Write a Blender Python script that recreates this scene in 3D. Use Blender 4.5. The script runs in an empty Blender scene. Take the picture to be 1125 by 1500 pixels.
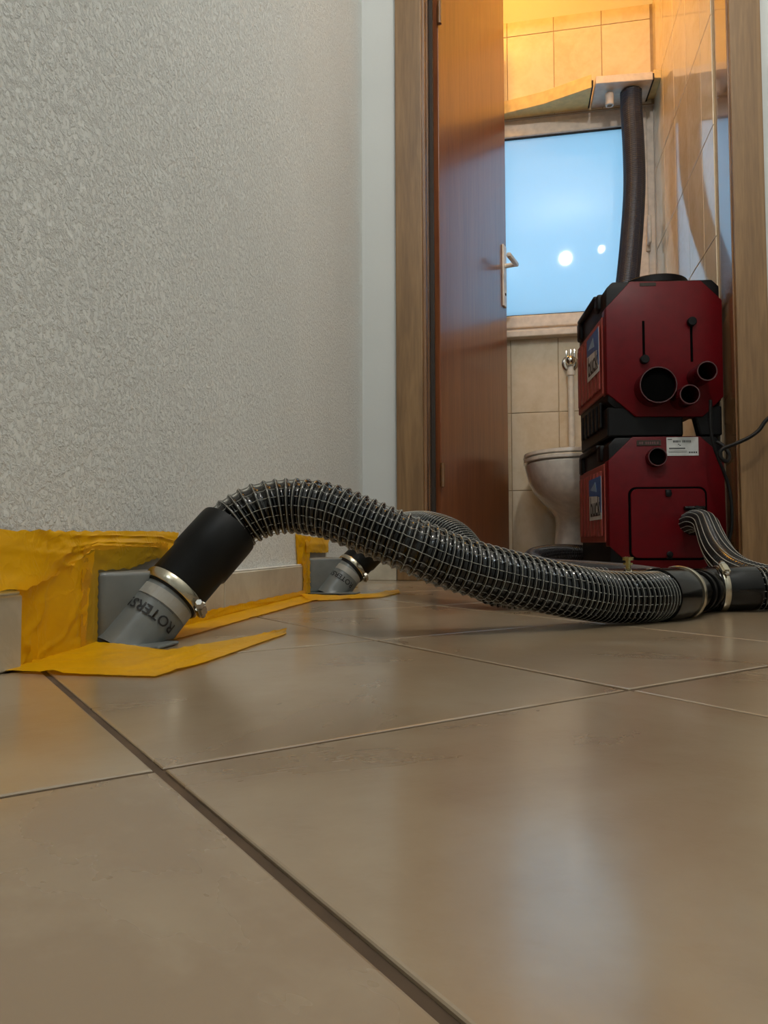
import bpy, bmesh, math, random
import numpy as np
from mathutils import Vector, Matrix
random.seed(7); rng = np.random.RandomState(7)
C = bpy.context.scene.collection

# ---------------------------------------------------------------- camera, world, lights, exposure
cam_d = bpy.data.cameras.new('camera'); cam = bpy.data.objects.new('camera', cam_d); C.objects.link(cam)
F, PITCH, ROLL, YAW, CAMH = 1079.14, 0.045090, -0.0034786, 0.1889524, 0.1022988
fw0 = Vector((-math.sin(YAW), math.cos(YAW), 0)); r0 = Vector((math.cos(YAW), math.sin(YAW), 0)); u0 = Vector((0, 0, 1))
fw = fw0*math.cos(PITCH)+u0*math.sin(PITCH); up = u0*math.cos(PITCH)-fw0*math.sin(PITCH)
rt = r0*math.cos(ROLL)+up*math.sin(ROLL); up = up*math.cos(ROLL)-r0*math.sin(ROLL)
cam.matrix_world = Matrix(((rt.x, up.x, -fw.x, 0), (rt.y, up.y, -fw.y, 0), (rt.z, up.z, -fw.z, CAMH), (0, 0, 0, 1)))
cam_d.sensor_fit = 'HORIZONTAL'; cam_d.sensor_width = 36; cam_d.lens = F/1125*36; cam_d.clip_start = 0.01
bpy.context.scene.camera = cam

w = bpy.data.worlds.new('dusk_sky'); bpy.context.scene.world = w; w.use_nodes = True
bg = w.node_tree.nodes['Background']; bg.inputs[0].default_value = (0.26, 0.60, 0.92, 1); bg.inputs[1].default_value = 2.35

def point(name, loc, col, e, rad=.05):
    l = bpy.data.lights.new(name, 'POINT'); l.energy = e; l.color = col; l.shadow_soft_size = rad
    o = bpy.data.objects.new(name, l); C.objects.link(o); o.location = loc; return o
point('hall_ceiling_lamp', (.34, .55, 2.36), (1, .97, .92), 44, .038)
point('hall_ceiling_lamp_dim', (.60, .68, 2.36), (1, .95, .88), 1.6, .026)
point('hall_rear_fill', (-.26, -.75, 2.55), (.74, .88, 1), 15, .10)  # added cool fill behind the camera, lifts the left wall; no such fixture known
point('toilet_ceiling_lamp', (-.145, 2.46, 2.62), (1, .47, .07), 16, .04)
vs = bpy.context.scene.view_settings
bpy.context.scene.display_settings.display_device = 'sRGB'
vs.view_transform = 'Standard'; vs.look = 'None'; vs.gamma = 1; vs.use_curve_mapping = False; vs.exposure = 0.0

# ---------------------------------------------------------------- materials
def lin(r, g, b):
    f = lambda c: (c/255/12.92) if c/255 <= .04045 else ((c/255+.055)/1.055)**2.4
    return (f(r), f(g), f(b), 1)
class Mt:
    def __init__(s, name, col, rough=.5, metal=0, coat=0, spec=.5):
        s.m = bpy.data.materials.new(name); s.m.use_nodes = True; s.nt = s.m.node_tree
        s.b = s.nt.nodes['Principled BSDF']; i = s.b.inputs
        i['Base Color'].default_value = col; i['Roughness'].default_value = rough; i['Metallic'].default_value = metal
        i['Coat Weight'].default_value = coat; i['Coat Roughness'].default_value = .08; i['Coat IOR'].default_value = 1.5; i['Specular IOR Level'].default_value = spec
    def n(s, t, **k):
        x = s.nt.nodes.new(t)
        for a, v in k.items():
            if a in x.inputs: x.inputs[a].default_value = v
            else: setattr(x, a, v)
        return x
    def l(s, a, b): s.nt.links.new(a, b)
    def coords(s, scale=(1, 1, 1), which='Object'):
        tc = s.n('ShaderNodeTexCoord'); mp = s.n('ShaderNodeMapping'); mp.inputs['Scale'].default_value = scale
        s.l(tc.outputs[which], mp.inputs['Vector']); return mp.outputs['Vector']
    def ramp(s, fac, stops):
        r = s.n('ShaderNodeValToRGB'); e = r.color_ramp.elements
        while len(e) < len(stops): e.new(.5)
        for k, (p, c) in enumerate(stops): e[k].position = p; e[k].color = c
        s.l(fac, r.inputs['Fac']); return r.outputs['Color']
    def bump(s, h, strength=.3, dist=.001, prev=None):
        b = s.n('ShaderNodeBump'); b.inputs['Strength'].default_value = strength; b.inputs['Distance'].default_value = dist
        s.l(h, b.inputs['Height'])
        if prev: s.l(prev, b.inputs['Normal'])
        s.l(b.outputs['Normal'], s.b.inputs['Normal']); return b.outputs['Normal']
M = {}
def plain(k, col, rough=.5, metal=0, coat=0, spec=.5, noise=0):
    m = Mt(k, col, rough, metal, coat, spec)
    v = m.coords(); nz = m.n('ShaderNodeTexNoise', Scale=35.0, Detail=3.0); m.l(v, nz.inputs['Vector'])
    dk = tuple(c*(1-.12-noise) for c in col[:3])+(1,); lt = tuple(min(1, c*(1+.10+noise)) for c in col[:3])+(1,)
    m.l(m.ramp(nz.outputs['Fac'], [(.3, dk), (.7, lt)]), m.b.inputs['Base Color'])
    M[k] = m.m; return m
# rough-cast white plaster / woodchip
def plaster(k, col, dist, sc=210., mix=.5):
    m = Mt(k, col, .85, spec=.25); v = m.coords()
    n1 = m.n('ShaderNodeTexNoise', Scale=sc, Detail=5.0, Roughness=.68); m.l(v, n1.inputs['Vector'])
    n2 = m.n('ShaderNodeTexVoronoi', Scale=sc*.62); n2.feature = 'SMOOTH_F1'
    nd = m.n('ShaderNodeTexNoise', Scale=90., Detail=2.); m.l(v, nd.inputs['Vector'])
    ad = m.n('ShaderNodeVectorMath'); ad.operation = 'MULTIPLY_ADD'; ad.inputs[1].default_value = (.012,)*3
    m.l(nd.outputs['Color'], ad.inputs[0]); m.l(v, ad.inputs[2]); m.l(ad.outputs[0], n2.inputs['Vector'])
    r1 = m.ramp(n1.outputs['Fac'], [(.46, (0, 0, 0, 1)), (.76, (1, 1, 1, 1))])
    r2 = m.ramp(n2.outputs['Distance'], [(.0, (1, 1, 1, 1)), (.45, (0, 0, 0, 1))])
    mx = m.n('ShaderNodeMix'); mx.data_type = 'RGBA'; mx.inputs[0].default_value = mix
    m.l(r1, mx.inputs[6]); m.l(r2, mx.inputs[7])
    m.bump(mx.outputs[2], 1.0, dist)
    big = m.n('ShaderNodeTexNoise', Scale=2.5, Detail=2.); m.l(v, big.inputs['Vector'])
    m.l(m.ramp(big.outputs['Fac'], [(.3, tuple(c*.94 for c in col[:3])+(1,)), (.7, col)]), m.b.inputs['Base Color'])
    M[k] = m.m
plaster('woodchip_plaster', lin(226, 229, 226), .0022, 165., .25)
plaster('smooth_plaster', lin(205, 208, 206), .0002, 60.)
plaster('ceiling_paint', lin(225, 222, 214), .0003, 90.)
# stone-look floor tile
def stone(k, cols, rough, scale=5., bumpd=.0006, coat=.0, spec=.5, coatr=.1):
    m = Mt(k, cols[0], rough, coat=coat, spec=spec); v = m.coords()
    oi = m.n('ShaderNodeObjectInfo'); ad = m.n('ShaderNodeVectorMath'); ad.operation = 'MULTIPLY_ADD'
    ad.inputs[1].default_value = (7, 9, 5); m.l(oi.outputs['Random'], ad.inputs[0]); m.l(v, ad.inputs[2])
    n1 = m.n('ShaderNodeTexNoise', Scale=scale, Detail=6., Roughness=.6, Distortion=.8); m.l(ad.outputs[0], n1.inputs['Vector'])
    n2 = m.n('ShaderNodeTexNoise', Scale=scale*7, Detail=5., Roughness=.6); m.l(ad.outputs[0], n2.inputs['Vector'])
    mx = m.n('ShaderNodeMath'); mx.operation = 'MULTIPLY_ADD'; mx.inputs[1].default_value = .35
    m.l(n2.outputs['Fac'], mx.inputs[0])
    sb = m.n('ShaderNodeMath'); sb.operation = 'SUBTRACT'; sb.inputs[1].default_value = .17
    m.l(n1.outputs['Fac'], sb.inputs[0]); m.l(sb.outputs[0], mx.inputs[2])
    m.l(m.ramp(mx.outputs[0], [(.34, cols[0]), (.5, cols[1]), (.66, cols[2])]), m.b.inputs['Base Color'])
    # a lightly riven surface, flat areas and small pits
    pit = m.ramp(n2.outputs['Fac'], [(.36, (0, 0, 0, 1)), (.46, (1, 1, 1, 1))])
    nb = m.bump(pit, .35, bumpd*.5); m.bump(n1.outputs['Fac'], .5, bumpd*5, nb)
    rr = m.n('ShaderNodeMapRange'); rr.inputs['To Min'].default_value = rough*.8; rr.inputs['To Max'].default_value = rough*1.25
    m.l(n1.outputs['Fac'], rr.inputs['Value']); m.l(rr.outputs[0], m.b.inputs['Roughness'])
    m.b.inputs['Coat Roughness'].default_value = coatr
    if coat > .5: m.b.inputs['Coat IOR'].default_value = 1.7
    M[k] = m.m
stone('floor_stoneware', (lin(140, 118, 92), lin(151, 131, 105), lin(159, 142, 118)), .28, 4., .00022, .8, .5, .17)
stone('skirting_stoneware', (lin(170, 160, 140), lin(184, 174, 154), lin(196, 188, 168)), .35, 6.)
stone('wall_tile_glaze', (lin(214, 198, 168), lin(222, 208, 182), lin(228, 215, 192)), .05, 7., .00004)
plain('grout_floor', lin(80, 62, 44), .9, noise=.15)
plain('grout_wall', lin(172, 150, 118), .8)
def wood(k, c1, c2, rough, coat, sc=(26, 26, 1.6), coatr=.12):
    m = Mt(k, c1, rough, coat=coat); v = m.coords(sc); m.b.inputs['Coat Roughness'].default_value = coatr
    n1 = m.n('ShaderNodeTexNoise', Scale=1.0, Detail=5., Roughness=.62, Distortion=1.1); m.l(v, n1.inputs['Vector'])
    v2 = m.coords(tuple(s*7 for s in sc)); n2 = m.n('ShaderNodeTexNoise', Scale=1.0, Detail=2.); m.l(v2, n2.inputs['Vector'])
    mx = m.n('ShaderNodeMath'); mx.operation = 'MULTIPLY_ADD'; mx.inputs[1].default_value = .4; m.l(n2.outputs['Fac'], mx.inputs[0]); m.l(n1.outputs['Fac'], mx.inputs[2])
    m.l(m.ramp(mx.outputs[0], [(.5, c2), (.9, c1)]), m.b.inputs['Base Color']); m.bump(n2.outputs['Fac'], .12, .0004)
    M[k] = m.m
wood('oak_casing', lin(142, 110, 72), lin(110, 82, 50), .42, .15)
wood('oak_lining', lin(140, 100, 62), lin(110, 74, 44), .22, .8, coatr=.05)
wood('red_brown_veneer', lin(140, 84, 50), lin(114, 62, 36), .32, .35, coatr=.16)
plain('gasket_black', lin(48, 38, 30), .7)
plain('upvc_white', lin(226, 214, 200), .3)
plain('board_white', lin(236, 206, 140), .6)
plain('aluminium', lin(190, 186, 178), .35, metal=.6)
plain('chrome', lin(200, 196, 188), .12, metal=1)
plain('steel_band', lin(196, 188, 168), .24, metal=1)
plain('rubber_black', lin(11, 11, 10), .45, spec=.25)
plain('rubber_gloss', lin(8, 8, 8), .16, spec=.45)
plain('hose_black', lin(8, 8, 8), .13, spec=.6)
plain('rib_black', lin(9, 10, 9), .12, spec=.5)
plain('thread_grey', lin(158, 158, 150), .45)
plain('thread_bronze', lin(74, 72, 76), .35)
plain('hose_dull', lin(52, 56, 70), .35)
plain('red_shell', lin(90, 2, 11), .42, coat=.0, spec=.22)
plain('red_slats', lin(142, 58, 50), .5)
plain('red_dark', lin(62, 5, 12), .16, coat=.4)
plain('black_shell', lin(8, 8, 10), .5, spec=.22)
plain('black_void', lin(4, 4, 4), .9, spec=.05)
plain('sticker_white', lin(196, 198, 196), .5)
plain('sticker_blue', lin(40, 86, 150), .45)
plain('sticker_sky', lin(128, 160, 190), .45)
plain('print_black', lin(20, 20, 22), .6)
plain('plate_grey_text', lin(96, 62, 62), .5)
plain('elbow_grey', lin(106, 110, 108), .32)
plain('label_grey', lin(150, 148, 140), .4)
plain('plate_grey', lin(118, 116, 112), .4)
plain('ceramic_white', lin(226, 220, 210), .12, coat=.5)
plain('cable_black', lin(10, 9, 9), .5, spec=.25)
plain('switch_grey', lin(120, 118, 112), .4)
plain('brass', lin(206, 198, 140), .22, metal=1)
plain('paint_white', lin(226, 222, 212), .35)
# yellow adhesive film, partly see-through
def film(k, col, tr, tcol):
    m = Mt(k, col, .34, spec=.45); nt = m.nt; v = m.coords()
    nz = m.n('ShaderNodeTexNoise', Scale=14., Detail=3.); m.l(v, nz.inputs['Vector'])
    m.l(m.ramp(nz.outputs['Fac'], [(.3, tuple(c*.85 for c in col[:3])+(1,)), (.7, col)]), m.b.inputs['Base Color'])
    n2 = m.n('ShaderNodeTexNoise', Scale=26., Detail=3., Distortion=.8); m.l(v, n2.inputs['Vector'])
    cr = m.ramp(n2.outputs['Fac'], [(.44, (0, 0, 0, 1)), (.5, (1, 1, 1, 1)), (.56, (0, 0, 0, 1))]); m.bump(cr, .35, .0008)
    t = m.n('ShaderNodeBsdfTransparent'); t.inputs[0].default_value = tcol
    mx = m.n('ShaderNodeMixShader'); mx.inputs[0].default_value = tr
    m.l(m.b.outputs[0], mx.inputs[1]); m.l(t.outputs[0], mx.inputs[2]); m.l(mx.outputs[0], nt.nodes['Material Output'].inputs[0]); M[k] = m.m
film('yellow_film', lin(247, 186, 6), .30, (1, .62, .03, 1))
film('yellow_film_thin', lin(232, 184, 40), .50, (1, .74, .20, 1))
# frosted window pane lit by the sky behind it
m = bpy.data.materials.new('frosted_glass'); m.use_nodes = True; nt = m.node_tree; nt.nodes.clear()
o = nt.nodes.new('ShaderNodeOutputMaterial'); tl = nt.nodes.new('ShaderNodeBsdfTranslucent'); tl.inputs[0].default_value = (.98, .98, .98, 1)
gl = nt.nodes.new('ShaderNodeBsdfGlossy'); gl.inputs['Roughness'].default_value = .035; fr = nt.nodes.new('ShaderNodeFresnel'); fr.inputs[0].default_value = 1.45
mx = nt.nodes.new('ShaderNodeMixShader'); nt.links.new(fr.outputs[0], mx.inputs[0]); nt.links.new(tl.outputs[0], mx.inputs[1]); nt.links.new(gl.outputs[0], mx.inputs[2])
nt.links.new(mx.outputs[0], o.inputs[0]); M['frosted_glass'] = m

# ---------------------------------------------------------------- helpers
def link(name, me, mat, parent=None, smooth=False):
    o = bpy.data.objects.new(name, me); C.objects.link(o)
    if mat: me.materials.clear(); me.materials.append(M[mat])
    if parent: o.parent = parent
    if smooth: me.shade_smooth()
    return o
def obj(name, bm, mat, parent=None, smooth=False, sharp=35):
    me = bpy.data.meshes.new(name); bm.normal_update(); bm.to_mesh(me); bm.free()
    o = link(name, me, mat, parent, smooth)
    if smooth and sharp: me.set_sharp_from_angle(angle=math.radians(sharp))
    return o
def np_obj(name, V, Fc, mat, parent=None, smooth=True):
    me = bpy.data.meshes.new(name); V = np.asarray(V, np.float32); Fc = np.asarray(Fc, np.int32)
    me.vertices.add(len(V)); me.vertices.foreach_set('co', V.ravel())
    me.loops.add(Fc.size); me.loops.foreach_set('vertex_index', Fc.ravel())
    me.polygons.add(len(Fc)); me.polygons.foreach_set('loop_start', np.arange(0, Fc.size, Fc.shape[1], dtype=np.int32))
    me.update(calc_edges=True); me.validate(); return link(name, me, mat, parent, smooth)
def thing(name, label, cat, loc=(0, 0, 0), rz=0, group=None):
    o = bpy.data.objects.new(name, None); C.objects.link(o); o.location = loc; o.rotation_euler = (0, 0, rz)
    o.empty_display_size = .05; return tag(o, label, cat, group)
def tag(o, label, cat, group=None):
    o['label'] = label; o['category'] = cat
    if group: o['group'] = group
    return o
def struct(o, label=None):
    o['kind'] = 'structure'
    if label: o['label'] = label
    return o
def box(bm, lo, hi, bev=0, seg=2):
    mt = Matrix.Translation([(a+b)/2 for a, b in zip(lo, hi)]) @ Matrix.Diagonal([b-a for a, b in zip(lo, hi)]+[1])
    g = bmesh.ops.create_cube(bm, size=1, matrix=mt)
    if bev:
        es = list({e for v in g['verts'] for e in v.link_edges})
        bmesh.ops.bevel(bm, geom=es, offset=bev, segments=seg, affect='EDGES', profile=.5)
    return bm
def B(lo, hi, bev=0, seg=2): return box(bmesh.new(), lo, hi, bev, seg)
def prism(bm, pts, vec, bev=0, seg=2):
    """pts: closed outline in 3D, extruded by vec"""
    n = len(pts); a = [bm.verts.new(p) for p in pts]; b = [bm.verts.new(Vector(p)+Vector(vec)) for p in pts]
    f = [bm.faces.new(a), bm.faces.new(b[::-1])]+[bm.faces.new((a[i], b[i], b[(i+1) % n], a[(i+1) % n])) for i in range(n)]
    bmesh.ops.recalc_face_normals(bm, faces=f)
    if bev:
        es = list({e for ff in f for e in ff.edges}); bmesh.ops.bevel(bm, geom=es, offset=bev, segments=seg, affect='EDGES', profile=.5)
    return bm
def frame_of(d):
    d = Vector(d).normalized(); a = Vector((0, 0, 1)) if abs(d.z) < .95 else Vector((0, 1, 0))
    x = d.cross(a).normalized(); return x, d.cross(x).normalized()*-1, d
def lathe(bm, p0, d, prof, seg=40, closed=False):
    """prof: list of (s, r) along axis d from p0"""
    x, y, d = frame_of(d); p0 = Vector(p0); rings = []
    for s, r in prof:
        if r <= 1e-6: rings.append([bm.verts.new(p0+d*s)]); continue
        rings.append([bm.verts.new(p0+d*s+(x*math.cos(2*math.pi*k/seg)+y*math.sin(2*math.pi*k/seg))*r) for k in range(seg)])
    prs = list(zip(rings, rings[1:]))+([(rings[-1], rings[0])] if closed else [])
    fs = []
    for A_, B_ in prs:
        for k in range(seg):
            k2 = (k+1) % seg
            if len(A_) == 1 and len(B_) == 1: continue
            if len(A_) == 1: fs.append(bm.faces.new((A_[0], B_[k2], B_[k])))
            elif len(B_) == 1: fs.append(bm.faces.new((A_[k], A_[k2], B_[0])))
            else: fs.append(bm.faces.new((A_[k], A_[k2], B_[k2], B_[k])))
    if len(rings[0]) > 1 and not closed: fs.append(bm.faces.new(rings[0][::-1]))
    if len(rings[-1]) > 1 and not closed: fs.append(bm.faces.new(rings[-1]))
    bmesh.ops.recalc_face_normals(bm, faces=fs); return bm
def L(p0, d, prof, seg=40, closed=False): return lathe(bmesh.new(), p0, d, prof, seg, closed)

def spline(pts, step=.002):
    """Catmull-Rom through pts, resampled evenly"""
    P = np.array(pts, float); P = np.vstack([2*P[0]-P[1], P, 2*P[-1]-P[-2]]); out = []
    for i in range(1, len(P)-2):
        for t in np.linspace(0, 1, 60, endpoint=False):
            a, b, c, d = P[i-1], P[i], P[i+1], P[i+2]
            out.append(.5*((2*b)+(-a+c)*t+(2*a-5*b+4*c-d)*t*t+(-a+3*b-3*c+d)*t**3))
    out.append(P[-2]); out = np.array(out)
    for _ in range(30): out[1:-1] = .25*out[:-2]+.5*out[1:-1]+.25*out[2:]
    s = np.r_[0, np.cumsum(np.linalg.norm(np.diff(out, axis=0), axis=1))]; n = max(4, int(s[-1]/step))
    S = np.linspace(0, s[-1], n+1); return np.stack([np.interp(S, s, out[:, k]) for k in range(3)], 1), S
def frames(P):
    T = np.gradient(P, axis=0); T /= np.linalg.norm(T, axis=1)[:, None]
    a = np.array([0, 0, 1.]) if abs(T[0, 2]) < .9 else np.array([0, 1., 0])
    u = np.cross(T[0], a); u /= np.linalg.norm(u); U = [u]
    for i in range(1, len(P)):
        u = U[-1]-T[i]*(U[-1]@T[i]); U.append(u/np.linalg.norm(u))
    U = np.array(U); return T, U, np.cross(T, U)
def tube_np(P, r, seg, cap=False, T=None):
    T, U, W = frames(P) if T is None else T
    th = np.arange(seg)*2*math.pi/seg; r = np.broadcast_to(np.asarray(r, float), (len(P),))
    V = P[:, None, :]+r[:, None, None]*(np.cos(th)[None, :, None]*U[:, None, :]+np.sin(th)[None, :, None]*W[:, None, :])
    n = len(P); i = np.arange(n-1)[:, None]; k = np.arange(seg)[None, :]; k2 = (k+1) % seg
    Fc = np.stack([(i*seg+k), (i*seg+k2), ((i+1)*seg+k2), ((i+1)*seg+k)], -1).reshape(-1, 4)
    return V.reshape(-1, 3), Fc
def tube(name, pts, r, mat, parent=None, seg=12, step=.003):
    P, S = spline(pts, step); V, Fc = tube_np(P, r, seg); return np_obj(name, V, Fc, mat, parent)
def hose(root, pts, R=.0325, pitch=.0105, pitch_end=None, nth=18, tr=.00044, mats=('hose_black', 'rib_black', 'thread_grey'), rib=.0028, segs=44, phase=0., ringline=True, threads=True, spt=40):
    """spiral hose: wall (one tube), spiral rib (helix), ring line on the rib's crest, and the lengthwise threads"""
    P, S = spline(pts, .0014); T = frames(P); Tn = T
    Ltot = S[-1]; pe = pitch_end or pitch
    loc = lambda q: np.stack([np.interp(q, S, P[:, k]) for k in range(3)], 1)
    f = lambda A, q: np.stack([np.interp(q, S, A[:, k]) for k in range(3)], 1)
    g = S/Ltot; pit = pitch+(pe-pitch)*np.clip((g-.55)/.45, 0, 1)**1.3
    turns = np.r_[0, np.cumsum(np.diff(S)/((pit[1:]+pit[:-1])/2))]           # helix phase along the hose
    rw = R-rib*1.25
    th = np.arange(segs)*2*math.pi/segs
    ph = turns[:, None]-th[None, :]/(2*math.pi)+phase
    rad = rw+rib*.55*np.cos(2*math.pi*ph)
    V = P[:, None, :]+rad[..., None]*(np.cos(th)[None, :, None]*T[1][:, None, :]+np.sin(th)[None, :, None]*T[2][:, None, :])
    n = len(P); i = np.arange(n-1)[:, None]; k = np.arange(segs)[None, :]; k2 = (k+1) % segs
    Fc = np.stack([(i*segs+k), (i*segs+k2), ((i+1)*segs+k2), ((i+1)*segs+k)], -1).reshape(-1, 4)
    np_obj('hose_wall', V.reshape(-1, 3), Fc, mats[0], root)
    # helix centre line: angle th = 2pi*(turns+phase)
    nt_ = int(turns[-1]*spt); tt = np.linspace(0, turns[-1], nt_); s = np.interp(tt, turns, S); a = 2*math.pi*(tt+phase)
    ctr, Uu, Ww = loc(s), f(T[1], s), f(T[2], s); rd = np.cos(a)[:, None]*Uu+np.sin(a)[:, None]*Ww
    H = ctr+rd*(R-rib*.75)
    def helix(H, r, seg):
        tg = np.gradient(H, axis=0); tg /= np.linalg.norm(tg, axis=1)[:, None]; b = np.cross(tg, rd); return tube_np(H, r, seg, T=(tg, rd, b))
    V, Fc = helix(H, rib, 7); np_obj('spiral_rib', V, Fc, mats[1], root)
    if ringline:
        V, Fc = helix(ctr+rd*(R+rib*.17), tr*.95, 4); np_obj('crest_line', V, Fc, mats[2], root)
    if threads:
        q = np.linspace(0, Ltot, int(Ltot/.0016)); tq = np.interp(q, S, turns); cc, Uq, Wq = loc(q), f(T[1], q), f(T[2], q)
        for j in range(nth):
            aj = 2*math.pi*j/nth+.1; d = np.cos(aj)*Uq+np.sin(aj)*Wq
            x = 2*math.pi*(tq+phase-j/nth-.1/(2*math.pi)); rr = rw+rib*.62+rib*.98*np.maximum(0, np.cos(x))**1.5
            pth = cc+d*rr[:, None]; tg = np.gradient(pth, axis=0); tg /= np.linalg.norm(tg, axis=1)[:, None]
            V, Fc = tube_np(pth, tr, 4, T=(tg, d, np.cross(tg, d))); np_obj('thread', V, Fc, mats[2], root)
def text_mesh(s, size, fn, mat, name, parent, ext=0, bold=0):
    """lettering: flat text outlines, refined, bent by fn(x, y) -> 3D point"""
    cu = bpy.data.curves.new('t', 'FONT'); cu.body = s; cu.size = size; cu.align_x = 'CENTER'; cu.align_y = 'CENTER'; cu.resolution_u = 3; cu.offset = bold
    to = bpy.data.objects.new('t', cu); C.objects.link(to); dg = bpy.context.evaluated_depsgraph_get()
    me = bpy.data.meshes.new_from_object(to.evaluated_get(dg)); bpy.data.objects.remove(to)
    for v in me.vertices: v.co = fn(v.co.x, v.co.y)
    me.name = name; return link(name, me, mat, parent)

# ---------------------------------------------------------------- the setting
WX = lambda y: -.41-.028*y                 # the left wall runs very slightly outwards
Z1 = 2.76; DY0, DY1 = 2.12, 2.25; DXL, DXR = -.29, .575; DH = 2.38; TY = 3.2; TXL, TXR = -.34, .56
bm = bmesh.new(); prism(bm, [(WX(-2.2), -2.2, -.02), (WX(2.25), 2.25, -.02), (WX(2.25)-.12, 2.25, -.02), (WX(-2.2)-.12, -2.2, -.02)], (0, 0, Z1+.02))
struct(obj('wall_left', bm, 'woodchip_plaster'), 'rough white woodchip wall along the left side')
door_bm = bmesh.new()
box(door_bm, (WX(DY0), DY0, -.02), (DXL-.01, DY1-.005, Z1)); box(door_bm, (DXR+.01, DY0, -.02), (1.3, DY1-.005, Z1)); box(door_bm, (DXL-.01, DY0, DH+.01), (DXR+.01, DY1-.005, Z1))
struct(obj('wall_back', door_bm, 'smooth_plaster'), 'smooth white wall around the doorway')
struct(obj('wall_right', B((1.3, -2.2, -.02), (1.4, 2.25, Z1)), 'smooth_plaster'))
struct(obj('wall_front', B((-.6, -2.3, -.02), (1.4, -2.2, Z1)), 'smooth_plaster'))
struct(obj('ceiling', B((-.6, -2.3, Z1), (1.4, 3.3, Z1+.06)), 'ceiling_paint'))
floor = obj('floor', B((-.56, -2.2, -.03), (1.3, 3.2, -.0015)), 'grout_floor'); struct(floor, 'diagonally laid beige stoneware floor with dark joints')

def clip(poly, a, b, c):   # keep a*x+b*y<=c
    out = []
    for i in range(len(poly)):
        p, q = poly[i], poly[(i+1) % len(poly)]; dp, dq = a*p[0]+b*p[1]-c, a*q[0]+b*q[1]-c
        if dp <= 0: out.append(p)
        if dp*dq < 0: t = dp/(dp-dq); out.append((p[0]+(q[0]-p[0])*t, p[1]+(q[1]-p[1])*t))
    return out
def inset(poly, d):
    c = poly; n = len(c); ar = sum(c[i][0]*c[(i+1) % n][1]-c[(i+1) % n][0]*c[i][1] for i in range(n)); sg = 1 if ar > 0 else -1
    out = []
    for i in range(n):
        p0, p1, p2 = (Vector(c[i-1]), Vector(c[i]), Vector(c[(i+1) % n])); e1 = (p1-p0).normalized(); e2 = (p2-p1).normalized()
        n1 = Vector((-e1.y, e1.x))*sg; n2 = Vector((-e2.y, e2.x))*sg; k = 1+n1.dot(n2)
        out.append(tuple(p1+(n1+n2)*(d/max(k, .3))))
    return out
def plate(poly, fn, h, edge, name, mat, parent):
    """tile: polygon (2D) with eased edge; fn(x, y, height) -> 3D"""
    n = len(poly); bm = bmesh.new(); ins1 = inset(poly, edge*.35); ins = inset(poly, edge)
    lv = [[bm.verts.new(fn(x, y, z)) for x, y in pl] for pl, z in ((poly, 0), (poly, h-edge*.6), (ins1, h-edge*.18), (ins, h))]
    f = [bm.faces.new(lv[3])]
    for A_, B_ in zip(lv, lv[1:]):
        for i in range(n): f.append(bm.faces.new((A_[i], A_[(i+1) % n], B_[(i+1) % n], B_[i])))
    bmesh.ops.recalc_face_normals(bm, faces=f)
    if sum((fn(0, 0, 1)-fn(0, 0, 0)).dot(x.normal) for x in f[:1]) < 0: bmesh.ops.reverse_faces(bm, faces=f)
    return obj(name, bm, mat, parent)
TS = .33; TH = .770755; ta = (-math.sin(TH), math.cos(TH)); tb = (math.cos(TH), math.sin(TH)); T0 = (-.166086, .317243); gw = .0023
for i in range(-12, 13):
    for j in range(-12, 13):
        q = []
        for di, dj in ((gw, gw), (TS-gw, gw), (TS-gw, TS-gw), (gw, TS-gw)):
            q.append((T0[0]+ta[0]*(i*TS+di)+tb[0]*(j*TS+dj), T0[1]+ta[1]*(i*TS+di)+tb[1]*(j*TS+dj)))
        cx = sum(p[0] for p in q)/4; cy = sum(p[1] for p in q)/4
        if cy < -.75 or cy > 3.4: continue
        c = clip(q, 1, .028, -.41+0) if False else q
        c = clip(c, -1, -.028, .41-.004); c = clip(c, 1, 0, 1.29); c = clip(c, 0, 1, 3.19); c = clip(c, 0, -1, 2.1)
        if cy > 2.0: 
            c = clip(c, 1, 0, TXR-.004) if cy > 2.2 else c
        if len(c) < 3: continue
        area = abs(sum(c[k][0]*c[(k+1) % len(c)][1]-c[(k+1) % len(c)][0]*c[k][1] for k in range(len(c))))/2
        if area < .0006: continue
        dz = random.uniform(-.0003, .0003)
        plate(c, lambda x, y, z: Vector((x, y, z-.0045+dz)), .0045, .0012, 'tile', 'floor_stoneware', floor)

# toilet room shell: window wall with an opening, tiled
WZ0, WZ1, WXL, WXR = 1.01, 1.965, -.30, .556
bm = bmesh.new()
for lo, hi in (((TXL, TY, -.02), (TXR+.1, TY+.2, WZ0)), ((TXL, TY, WZ1), (TXR+.1, TY+.2, Z1)), ((TXL, TY, WZ0), (WXL, TY+.2, WZ1)), ((WXR, TY, WZ0), (TXR+.1, TY+.2, WZ1))): box(bm, lo, hi)
ww = struct(obj('wall_window', bm, 'ceiling_paint'), 'cream tiled toilet wall under and over the window')
struct(obj('wall_toilet_left', B((TXL-.1, 2.25, -.02), (TXL, 3.4, Z1)), 'ceiling_paint'))
wr = struct(obj('wall_toilet_right', B((TXR+.004, 2.25, -.02), (TXR+.1, 3.4, Z1)), 'ceiling_paint'), 'glossy cream tiled toilet wall on the right')
gb = bmesh.new(); box(gb, (TXL, TY-.004, 0), (TXR, TY+.001, WZ0)); box(gb, (TXL, TY-.004, WZ1), (TXR, TY+.001, 2.40)); obj('grout', gb, 'grout_wall', ww)
obj('grout', B((TXR, 2.25, 0), (TXR+.005, TY, 2.40)), 'grout_wall', wr)
tw, thh, g = .2, 1/3., .0014
x0 = -.052
rows = [(k*thh, (k+1)*thh) for k in range(7)]+[(7*thh, 2.40)]
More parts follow.
